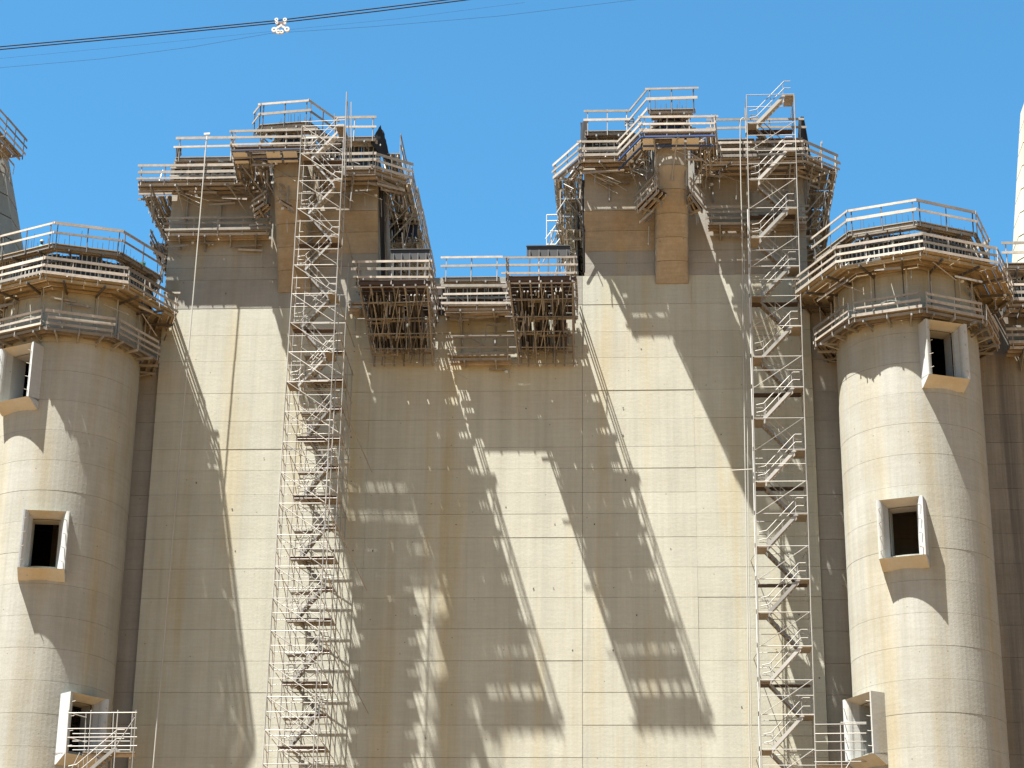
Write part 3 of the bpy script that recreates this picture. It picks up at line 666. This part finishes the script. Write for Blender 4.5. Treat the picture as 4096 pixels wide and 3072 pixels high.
# ------------------------------------------------------------------ stair towers
def flight(par, a, b, y0, y1, m='steel', dp=.19):
    a = Vector(a); b = Vector(b); n = 8
    fl = obj('stair_flight', MB().beam((a.x, y0, a.z), (b.x, y0, b.z), .05, dp).beam((a.x, y1, a.z), (b.x, y1, b.z), .05, dp), m, par)
    tr = MB()
    for k in range(1, n):
        p = lerp(a, b, k/n); tr.box(p.x-.13, p.x+.13, y0+.03, y1-.03, p.z, p.z+.05)
    obj('treads', tr, 'timber_grey' if m != 'steel' else 'steel', fl)
    rl = MB(); sx = 1 if b.x > a.x else -1
    for h in (.5, 1.0):
        rl.path([(a.x-sx*.45, y0, a.z+h-.1), (a.x, y0, a.z+h), (b.x, y0, b.z+h), (b.x+sx*.4, y0, b.z+h)], .03, 5)
    for f in (.05, .5, .95):
        p = lerp(a, b, f); rl.tube((p.x, y0, p.z), (p.x, y0, p.z+1.0), .02, 5)
    obj('handrail', rl, 'steel', fl)
def stair_tower(label, xt0, xt1, xb0, xb1, zt, z0, yf, yb, lift, style):
    t = thing('stair_tower', label, 'scaffold stair tower', (.5*(xb0+xb1), .5*(yf+yb), 0))
    H = zt
    def X(f, z): 
        k = max(0, (z-z0)/(zt-z0)); return lerp((lerp((xb0, 0, 0), (xb1, 0, 0), f).x, 0, 0), (lerp((xt0, 0, 0), (xt1, 0, 0), f).x, 0, 0), k).x
    nl = int((zt-z0)/lift)+1
    zs = [zt-lift*k for k in range(nl+1)]
    for yy in (yf, yb):
        for f in (0, 1):
            for k in range(nl):
                obj('standard', MB().tube((X(f, zs[k+1])+J(.012), yy, zs[k+1]), (X(f, zs[k])+J(.012), yy, zs[k]+.03), .034), 'steel', t)
            obj('standard', MB().tube((X(f, z0), yy, 0), (X(f, z0), yy, zs[-1]), .042), 'steel', t)
    for k, z in enumerate(zs[:-1]):
        for yy in (yf, yb):
            obj('ledger', MB().tube((X(0, z), yy, z), (X(1, z), yy, z), .027, 5), 'steel', t)
            if style == 'dense' or random.random() < .45:
                obj('ledger', MB().tube((X(0, z), yy, z-lift*.45), (X(1, z), yy, z-lift*.45), .022, 5), 'steel', t)
        for f in (0, 1):
            obj('transom', MB().tube((X(f, z), yf, z), (X(f, z), yb, z), .027, 5).tube((X(f, z), yf, z-1.0), (X(f, z), yb, z-1.0), .022, 5), 'steel', t)
        # diagonal brace on the front
        if style == 'dense':
            obj('brace', MB().tube((X(.03, z), yf-.04, z-.05), (X(.97, z), yf-.04, z-lift+.05), .026, 5), 'steel', t)
            obj('brace', MB().tube((X(0, z), yf, z), (X(0, z), yb, z-lift), .022, 5), 'steel', t)
            if k % 3 == 0: obj('brace', MB().tube((X(.97, z), yb, z), (X(.03, z), yb, z-lift), .024, 5), 'steel', t)
        elif k % 2 == 1:
            obj('brace', MB().tube((X(.97, z), yf-.04, z), (X(.03, z), yf-.04, z-lift), .026, 5), 'steel', t)
        # flights: front one rises to the right, rear one to the left
        ym = .5*(yf+yb)
        zb = z-lift
        if style == 'dense' and z < zt-lift*8.5: continue
        dn_ = style == 'dense'
        if k % 2 == 0:
            flight(t, (X(.2, z), 0, zb), (X(.8, z), 0, z), (ym+.05 if dn_ else yf+.08), (yb-.08 if dn_ else ym-.05), m='steel_dim' if dn_ and k > 8 else 'steel', dp=.12 if dn_ else .19)  # lower flights in dimmer steel, their shade put into the colour
            lx = (X(.8, z), X(1, z)); ly = (X(0, z), X(.2, z))
            obj('landing', MB().box(lx[0], lx[1], yf+.05, yb-.05, z-.05, z), 'timber_grey', t)
            obj('landing', MB().box(ly[0], ly[1], yf+.05, yb-.05, zb-.05, zb), 'timber_grey', t)
        else:
            flight(t, (X(.8, z), 0, zb), (X(.2, z), 0, z), ym+.05, yb-.08, m='steel_dim', dp=.11 if dn_ else .15)
        if k % 3 == 1:
            obj('landing', MB().box(X(.03, z), X(.97, z), ym+.1, yb-.06, z-.09, z-.04), 'ply_dark', t)
        if k % 3 == 0:
            obj('wall_tie', MB().tube((X(1, z), yf, z), (X(1, z)+J(.3), 0, z+J(.2)), .026, 5), 'steel', t)
            obj('wall_tie', MB().tube((X(0, z), yb, z), (X(0, z)+J(.2), 0, z), .026, 5), 'steel', t)
    return t, zs, X
yf, yb = -3.0, -1.4
rt0, rt1_ = Q(2986, 380, yf), Q(3176, 366, yf)
rb0, rb1 = Q(3046, 3072, yf), Q(3265, 3072, yf)
tw, zsR, XRf = stair_tower('tall right stair tower of galvanised tubes against the right block', rt0.x, rt1_.x, rb0.x, rb1.x, rt0.z, rb0.z, yf, yb, 2.03, 'light')
for k, z in enumerate(zsR):
    if k > 3: obj('ladder_beam', MB().tube((XRf(0, z)-.09, yf, z-.1), (XRf(0, z)-.09, yf, z-1.85), .04), 'white', tw)
yf, yb = -8.3, -6.8
liftL = (Q(1150, 1677, yf).z-Q(1150, 2955, yf).z)/10
lt0, lt1 = Q(1208, 505, yf), Q(1378, 500, yf)
lb0, lb1 = Q(1050, 3072, yf), Q(1250, 3072, yf)
tw2, zsL, XLf = stair_tower('tall left stair tower of dense galvanised tubes in front of the left block', lt0.x, lt1.x, lb0.x, lb1.x, lt0.z, lb0.z, yf, yb, liftL, 'dense')
# support scaffold between the left tower and the wall, below the centre stages
c = thing('support_scaffold', 'dense tube scaffold filling the gap between the left stair tower and the wall', 'scaffold', (XLf(.5, 20), -3.5, 0))
rows = [-4.4, -2.5, -.5]
for k, z in enumerate(zsL[:-1]):
    if z > Q(1150, 960, -6).z: continue
    low = z < Q(1150, 1300, -6).z
    for ri, yy in enumerate(rows):
        if not low and ri: continue
        for f in (0.02, 1.0):
            obj('standard', MB().tube((XLf(f, z-liftL)+.1, yy, z-liftL), (XLf(f, z)+.1, yy, z), .036, 5), 'steel', c)
        obj('ledger', MB().tube((XLf(0, z)+.1, yy, z-.3), (XLf(1, z)+.1, yy, z-.3), .026, 5), 'steel', c)
        if (k+ri) % 2: obj('brace', MB().tube((XLf(0, z)+.1, yy, z), (XLf(1, z)+.1, yy, z-liftL), .024, 5), 'steel', c)
    if low:
        for f in (.02, 1.0):
            obj('transom', MB().tube((XLf(f, z)+.1, yb, z-.15), (XLf(f, z)+.1, 0, z-.15), .026, 5), 'steel', c)
            a, b_ = (yb, -2.5) if k % 2 else (-4.4, -.5)
            obj('brace', MB().tube((XLf(f, z)+.1, a, z), (XLf(f, z)+.1, b_, z-liftL), .024, 5), 'steel', c)
        if k % 4 == 1: obj('long_tube', MB().tube((XLf(1, z)+.1, -4.5, z+J(.5)), (XLf(1, z)+1.8+J(.4), -.4, z-3), .028, 5), 'steel', c)
        x0, x1 = XLf(0, z)+.15, XLf(1, z)+.1
        if k % 2 == 0:
            for q in range(5): obj('landing_board', MB().box(x0+(.25 if q > 2 else 0), x1, -4.2+q*.34, -3.9+q*.34, z-.1, z-.05), 'ply_dark' if q < 2 else 'timber_grey', c)
            flight(c, (x1-.6, 0, z-liftL), (x0+.6, 0, z), -3.3, -2.7, m='steel_dim', dp=.11)  # dim steel carries the shaded look of these lower flights
        else:
            for q in range(5): obj('landing_board', MB().box(x0 if q > 2 else x1-1.3, x0+1.2 if q > 2 else x1, -4.2+q*.34, -3.9+q*.34, z-.1, z-.05), 'ply_dark' if q < 2 else 'timber_grey', c)
            flight(c, (x0+.6, 0, z-liftL), (x1-.6, 0, z), -4.2, -3.6, m='steel_dim', dp=.11)
# light mast frames above the left tower
t = thing('scaffold_mast', 'tall thin tube mast rising above the left block top', 'scaffold mast', (lt1.x, yf, lt0.z))
m0 = Q(1377, 700, yf); m1 = Q(1387, 368, yf)
obj('mast_tube', MB().tube(m0, m1, .04), 'steel', t)
obj('mast_tube', MB().tube(Q(1338, 640, yb), Q(1338, 455, yb), .03), 'steel', t)
obj('mast_tube', MB().tube(Q(1405, 640, yb), Q(1405, 408, yb), .03), 'steel', t)
obj('mast_tube', MB().tube(Q(1400, 650, yb), Q(1390, 405, yf), .03), 'steel', t)
for py in (480, 515, 545, 575):
    obj('cross_tube', MB().tube(Q(1205, py+8, yf+.4), Q(1380, py, yf+.4), .025, 5), 'steel', t)
# small scaffold against the sky, left of the right block
t = thing('tube_scaffold', 'small white tube scaffold against the sky left of the right block', 'scaffold', Q(2190, 1010, 6))
for a, b in (((2187, 860), (2187, 1010)), ((2205, 930), (2207, 1010)), ((2187, 860), (2250, 858)), ((2187, 884), (2235, 883)), ((2200, 925), (2245, 925)), ((2187, 978), (2222, 978)), ((2183, 955), (2232, 890)), ((2222, 978), (2240, 955))):
    obj('scaffold_tube', MB().tube(Q(*a, 6), Q(*b, 6), .04), 'white', t)

# ------------------------------------------------------------------ small stair platform (bottom left) and gantry (bottom right)
t = thing('access_platform', 'small tube stair platform below the lowest window of the left round tower', 'scaffold platform', Q(400, 3072, -8.5))
f_, b_ = -9.2, -7.8
def T(p, q, yp, yq, r=.03, nm='scaffold_tube', m='steel'): obj(nm, MB().tube(Q(*p, yp), Q(*q, yq), r, 6), m, t)
for px in (275, 365, 472, 545):
    T((px, 2840), (px-18, 3090), f_, f_)
for px in (345, 455, 530):
    T((px, 2850), (px-12, 3090), b_, b_)
for py in (2852, 2915, 2950, 2985):
    T((270, py), (548, py-2), f_, f_)
for py in (2935, 2965, 3000):
    T((290, py), (520, py), b_, b_)
for py in (2850, 2950): T((545, py), (530, py+20), f_, b_); T((275, py), (345, py+20), f_, b_)
for k in range(4):
    y = f_+k*.35; a = Q(330, 3010, y); b = Q(540, 3010, y); z0 = Q(430, 3010, f_).z
    obj('plank', MB().box(a.x, b.x, y, y+.3, z0, z0+.05), 'timber_grey', t)
a, b = Q(300, 3130, f_), Q(465, 2990, f_)
flight(t, a, b, f_, f_+.7)
T((540, 2870), (455, 3000), f_, f_, .035); T((320, 3010), (285, 3080), f_, f_)
t = thing('access_gantry', 'tube gantry linking the right stair tower to the lowest window of the right round tower', 'scaffold gantry', Q(3400, 3072, -4))
for py in (2890, 2927, 2960, 2995, 3040): T((3258, py+8), (3465, py+6), -4.5, -4.5)
for px in (3258, 3362): T((px, 2900), (px+6, 3085), -4.5, -4.5)
T((3362, 2890), (3465, 2890), -4.5, -4.5); T((3405, 3040), (3380, 3080), -4.5, -4.5)
for k in range(4):
    y = -4.5+k*.35; z0 = Q(3300, 3060, -4.5).z; a = Q(3262, 3060, y); b = Q(3400, 3060, y)
    obj('plank', MB().box(a.x, b.x, y, y+.3, z0, z0+.05), 'timber_grey', t)

# ------------------------------------------------------------------ tarps, hoses, pipe
def tarp(label, pts, n=8, wob=.06):
    mb = MB(); (a, b, c_, d) = [Vector(p) for p in pts]
    nr = (b-a).cross(d-a).normalized(); vs = []
    for i in range(n+1):
        for j in range(n+1):
            u, v = i/n, j/n; p = lerp(lerp(a, b, u), lerp(d, c_, u), v)
            vs.append(p+nr*(wob*math.sin(u*9+v*3)+J(wob*.4)))
    vs += [p+nr*.02 for p in vs[:]]; o = (n+1)**2
    fs = []
    for i in range(n):
        for j in range(n):
            q = (i*(n+1)+j, (i+1)*(n+1)+j, (i+1)*(n+1)+j+1, i*(n+1)+j+1); fs += [q, tuple(reversed([k+o for k in q]))]
    tag(obj('tarpaulin', mb.add(vs, fs), 'black', smooth=True), label, 'tarpaulin', 'black tarpaulins on the blocks')
tarp('black tarpaulin draped over the upper right corner of the left block', [Q(1523, 500, -1.6), Q(1545, 560, -1.0), Q(1560, 660, -.8), Q(1483, 575, -2)])
tarp('narrow black strip down the inner edge of the left block', [Q(1514, 690, -1.3), Q(1532, 690, -1.3), Q(1543, 1110, -.3), Q(1524, 1110, -.3)])  # black strip laid along the gap at this edge
tarp('thin black strip down the inner edge of the right block', [Q(2328, 720, -1.2), Q(2338, 720, -1.2), Q(2341, 1090, -.2), Q(2333, 1090, -.2)], wob=.02)  # thin black strip set on the block edge
tarp('small black tarpaulin at the upper left corner of the right block', [Q(2322, 490, -1.3), Q(2352, 480, -1.8), Q(2348, 560, -1.8), Q(2316, 640, -1.2)])
tarp('tall black tarpaulin at the upper right corner of the right block', [Q(3195, 470, -.6), Q(3215, 465, -.6), Q(3245, 640, .4), Q(3190, 600, -.6)])
tarp('small black tarpaulin at the upper left corner of the left block', [Q(705, 585, -1.0), Q(728, 580, -1.0), Q(726, 620, -1.0), Q(700, 660, -1.0)])
o = obj('hanging_hose', MB().path([Q(828, 540, -2.1), Q(730, 1690, -2.0), Q(610, 3100, -2.0)], .04), 'rope')
tag(o, 'long pale hose hanging down in front of the left wall', 'hose')
t = thing('hose_bracket', 'small white T-shaped bracket holding the hanging hose at the platform', 'bracket', Q(828, 540, -2.1))
a = Q(828, 540, -2.12); obj('bracket_head', MB().beam(a+Vector((-.2, 0, .06)), a+Vector((.2, 0, .09)), .12, .14), 'white', t); obj('bracket_stem', MB().beam(a+Vector((0, 0, -.35)), a, .08, .08), 'white', t)
pp = [Q(2952+10*math.cos(math.pi*k/6)+8, 492-22*math.sin(math.pi*k/6), -2.6) for k in range(7)]
o = obj('gooseneck_pipe', MB().path([Q(2985, 530, -2.6), Q(2982, 495, -2.6)]+[Q(2972+11*math.cos(math.pi*k/6), 492-20*math.sin(math.pi*k/6), -2.6) for k in range(7)]+[Q(2961, 600, -2.6), Q(2964, 760, -2.6), Q(2968, 900, -2.6), Q(2972, 1250, -2.2), Q(2978, 1700, -1.9), Q(2988, 2300, -1.9), Q(3000, 3090, -1.9)], .036), 'rope')
tag(o, 'white gooseneck riser pipe left of the right stair tower', 'pipe')
o = obj('riser_cable', MB().path([Q(2976, 1000, -1.6), Q(2990, 1700, -1.6), Q(2996, 2300, -1.6), Q(3008, 3090, -1.6)], .03), 'rope')
tag(o, 'thin pale cable hanging beside the gooseneck pipe', 'cable')
# long timber ends that stick out of the decks
for lab, p, q, y in (('pale plank sticking out right of the left round tower platform', (655, 1172), (722, 1172), -2.2), ('pale tube sticking out left of the right stair tower', (2925, 1882), (3010, 1877), -3.1)):
    tag(obj('loose_plank' if 'plank' in lab else 'loose_tube', MB().beam(Q(*p, y), Q(*q, y), .1, .12) if 'plank' in lab else MB().tube(Q(*p, y), Q(*q, y), .035), 'timber' if 'plank' in lab else 'steel'), lab, 'plank' if 'plank' in lab else 'tube')

def blue_frame(label, pts, z, panels_):
    c0 = pts[0]; t = thing('steel_frame', label, 'steel frame', (c0[0], c0[1], z), 'blue steel frames under the corbel platforms')
    for a, b in zip(pts, pts[1:]):
        cl_ = 'blue' if len(pts) > 2 else 'navy'
        obj('frame_beam', MB().beam((a[0], a[1]-.05, z-.28), (b[0], b[1]-.05, z-.28), .08, .1), cl_, t)
        obj('frame_beam', MB().beam((a[0]*.98+b[0]*.02, a[1]+.7, z-.55), (b[0], b[1]+.7, z-.6), .08, .1), cl_, t)
        n = max(1, int((Vector(b)-Vector(a)).length/.9))
        for k in range(n):
            if (k*7+n) % 3 == 0 or not panels_: continue
            p = lerp(a, b, (k+.08)/n); q = lerp(a, b, (k+.92)/n)
            obj('soffit_panel', MB().hexa([(p[0], p[1]+.15, z-.34), (q[0], q[1]+.15, z-.34), (q[0], q[1]+1.1, z-.62), (p[0], p[1]+1.1, z-.62), (p[0], p[1]+.15, z-.31), (q[0], q[1]+.15, z-.31), (q[0], q[1]+1.1, z-.59), (p[0], p[1]+1.1, z-.59)]), 'white', t)
blue_frame('blue steel frame with pale panels under the right corbel platform', [oM[2], oM[3], oM[4]], zM, True)
blue_frame('dark blue steel frame under the left corbel platform', [oL[2], oL[3]], zM2, True)
t = thing('crate', 'small timber crate on the top platform of the right block', 'crate', Q(2517, 505, -1.9))
a = Q(2500, 508, -1.9)
for k in range(3): obj('crate_slat', MB().box(a.x, a.x+.6, -2.0, -1.95, a.z+k*.25, a.z+k*.25+.12), 'timber', t)
for k in (0, .27, .54): obj('crate_post', MB().box(a.x+k, a.x+k+.07, -1.94, -1.88, a.z-.02, a.z+.66), 'timber', t)
rb = thing('rebar_cage', 'thin starter bars rising from the right corbel top', 'rebar', (cr, -3, zT2))
rebars(rb, [(cr-1, -1.5), (cr-1, -3.4), (cr+1, -3.4), (cr+1, -1.5)], zT2, 1.7, sp=.2, r=.02)
rb = thing('rebar_cage', 'thin starter bars rising from the left corbel top', 'rebar', (cl, -3, zT4))
rebars(rb, [(cl-1, -1.5), (cl-1, -3.4), (cl+1, -3.4), (cl+1, -1.5)], zT4, 1.7, sp=.2, r=.02)
# ------------------------------------------------------------------ far pylons
def pylon(label, top, bot, wid, sgn, m, y):
    t = Vector(top); b = Vector(bot); n = 12
    r1 = wid; slope = (b.x-t.x)*sgn/(t.z-b.z)
    ctr = t.x-sgn*r1
    th = thing('tapered_pylon', label, 'pylon', (ctr, y, 0))
    zs = [0]+[b.z-6+k*2.0 for k in range(60) if b.z-6+k*2.0 < t.z-.8]+[t.z]
    for z0, z1 in zip(zs, zs[1:]):
        vs = []
        for z in (z0+.05, z1-.05):
            r = r1+(t.z-z)*slope
            vs += [(ctr+r*math.cos(2*math.pi*(i+.5)/n), y+r*math.sin(2*math.pi*(i+.5)/n), z) for i in range(n)]
        obj('lift_ring', MB().add(vs, [(i, (i+1) % n, n+(i+1) % n, n+i) for i in range(n)]+[tuple(range(n, 2*n)), tuple(reversed(range(n)))]), m, th)
    return ctr
YP = 22
cL = pylon('tapering concrete pylon behind the left round tower, greyed for its shade', Q(28, 620, YP), Q(90, 1000, YP), 4.0, 1, 'concrete_grey', YP)  # grey concrete puts the shade of the visible face into the colour
cR = pylon('pale tapering concrete pylon at the right photo edge', Q(4084, 425, YP), Q(4052, 980, YP), 4.0, -1, 'concrete', YP)
pz = Q(95, 605, YP-3).z
e0, e1 = Q(98, 600, YP-2), Q(-60, 460, YP-9)
stage('timber platform on the far left pylon', [V2(e1), V2(e0)], [(e1.x-2.6, e1.y+.8), (e0.x-2.6, e0.y+.4)], pz, rails=(.3, .9, 1.5), np=4, drop=2.0, grp='far platforms', pm='steel_dark')

# ------------------------------------------------------------------ overhead cables
YC = -45
def cable(label, pts, r):
    tag(obj('overhead_cable', MB().path([Q(a, b, YC) for a, b in pts], r, 5), 'cable'), label, 'cable', 'overhead cables')
cable('upper thick overhead cable crossing the sky at top left', [(-300, 213), (0, 187), (550, 137), (1098, 83), (1500, 34), (1780, 0), (2300, -66)], .028)
cable('second thick overhead cable just below the upper one', [(-300, 224), (0, 198), (550, 147), (1098, 93), (1500, 46), (1862, 0), (2300, -58)], .028)
cable('thin sagging cable below the two thick ones', [(-300, 300), (0, 271), (400, 236), (768, 188), (1085, 133), (1500, 106), (2000, 64), (2700, -20)], .006)
cable('faint thin cable between the thick pair and the sagging one', [(-300, 262), (0, 234), (560, 180), (1090, 125), (1600, 74), (2100, 10)], .004)
t = thing('cable_spacer', 'white pulley-like spacer clamped on the overhead cables', 'cable spacer', Q(1122, 105, YC))
ctr = Q(1122, 95, YC)
def W2(dx, dy, dd=0): return Q(1122+dx, 100+dy, YC-dd)
obj('spacer_body', MB().hexa([W2(-16, 2), W2(20, 0), W2(20, 0, .15), W2(-16, 2, .15), W2(-14, -13), W2(18, -15), W2(18, -15, .15), W2(-14, -13, .15)]), 'brown', t)
obj('spacer_arm', MB().beam(W2(6, 0, .2), W2(-16, 14, .2), .07, .09), 'white', t)
obj('spacer_arm', MB().beam(W2(6, 6, .2), W2(22, 14, .2), .07, .09), 'white', t)
for dx, dy, r in ((-16, -20, .085), (18, -20, .09), (-14, -8, .07), (18, -6, .06), (-25, 20, .12), (-9, 28, .10), (5, 28, .09), (26, 18, .12)):
    p = W2(dx, dy, .2); mb = MB(); n = 12
    for rr0, rr1, yy in ((r, r*.35, 0),):
        vs = []; fs = []
        for k in range(n):
            a = 2*math.pi*k/n
            for rad, off in ((r, -.05), (r, .05), (r*.35, .05), (r*.35, -.05)):
                vs.append((p.x+rad*math.cos(a), p.y+off, p.z+rad*math.sin(a)))
        for k in range(n):
            for q in range(4): fs.append((k*4+q, k*4+(q+1) % 4, ((k+1) % n)*4+(q+1) % 4, ((k+1) % n)*4+q))
        mb.add(vs, fs)
    obj('sheave', mb, 'white', t)

# ------------------------------------------------------------------ two workers on the left round tower
def worker(label, p, shirt, hat):
    p = Vector(p); me = bpy.data.meshes.new('person')
    vs = [(0, 0, .92), (0, 0, 1.15), (0, 0, 1.42), (0, 0, 1.52), (0, -.02, 1.62), (0, -.03, 1.74),
          (.1, 0, .88), (.11, -.02, .48), (.11, .02, .08), (.11, -.14, .04), (-.1, 0, .88), (-.11, -.06, .48), (-.11, -.02, .08), (-.11, -.18, .04),
          (.19, 0, 1.4), (.25, -.05, 1.12), (.22, -.26, 1.02), (.2, -.34, 1.0), (-.19, 0, 1.4), (-.25, -.05, 1.12), (-.22, -.26, 1.02), (-.2, -.34, 1.0)]
    es = [(0, 1), (1, 2), (2, 3), (3, 4), (4, 5), (0, 6), (6, 7), (7, 8), (8, 9), (0, 10), (10, 11), (11, 12), (12, 13), (2, 14), (14, 15), (15, 16), (16, 17), (2, 18), (18, 19), (19, 20), (20, 21)]
    rs = [.15, .14, .15, .06, .09, .08, .09, .065, .05, .045, .09, .065, .05, .045, .06, .045, .035, .04, .06, .045, .035, .04]
    me.from_pydata(vs, es, []); me.materials.append(M['navycloth'])
    o = bpy.data.objects.new('person', me); COL.objects.link(o); o.location = p; ORG[o.name] = p
    md = o.modifiers.new('skin', 'SKIN'); me.skin_vertices.new() if not me.skin_vertices else None
    for k, r in enumerate(rs): me.skin_vertices[0].data[k].radius = (r, r)
    me.skin_vertices[0].data[0].use_root = True
    o.modifiers.new('sub', 'SUBSURF').levels = 1
    tag(o, label, 'person')
    obj('work_shirt', MB().ball(p+Vector((0, 0, 1.27)), .2, 10, 6, 1.25), shirt, o, smooth=True)
    obj('face', MB().ball(p+Vector((0, -.03, 1.67)), .095, 10, 6, 1.2), 'skin', o, smooth=True)
    obj('helmet', MB().ball(p+Vector((0, -.03, 1.75)), .13, 10, 6, .75), hat, o, smooth=True)
a = Q(168, 965, -5.2); worker('worker in cyan shirt and white helmet on the left round tower top', (a.x, -5.2, zAL-.5), 'cyan', 'white')
a = Q(578, 1075, -3.7); t = thing('bucket', 'small green bucket on the top deck of the left round tower', 'bucket', (a.x-.2, -3.5, zAL+.06))
n = 12; vs = []
for z, rr in ((0, .15), (.36, .2)): vs += [(a.x-.2+rr*math.cos(2*math.pi*k/n), -3.5+rr*math.sin(2*math.pi*k/n), zAL+.06+z) for k in range(n)]
obj('bucket_body', MB().add(vs, [(k, (k+1) % n, n+(k+1) % n, n+k) for k in range(n)]+[tuple(reversed(range(n)))]), 'green', t)
obj('bucket_handle', MB().path([(a.x-.2+.2*math.cos(math.pi*k/6), -3.5, zAL+.42+.18*math.sin(math.pi*k/6)) for k in range(7)], .012, 4), 'steel_dark', t)
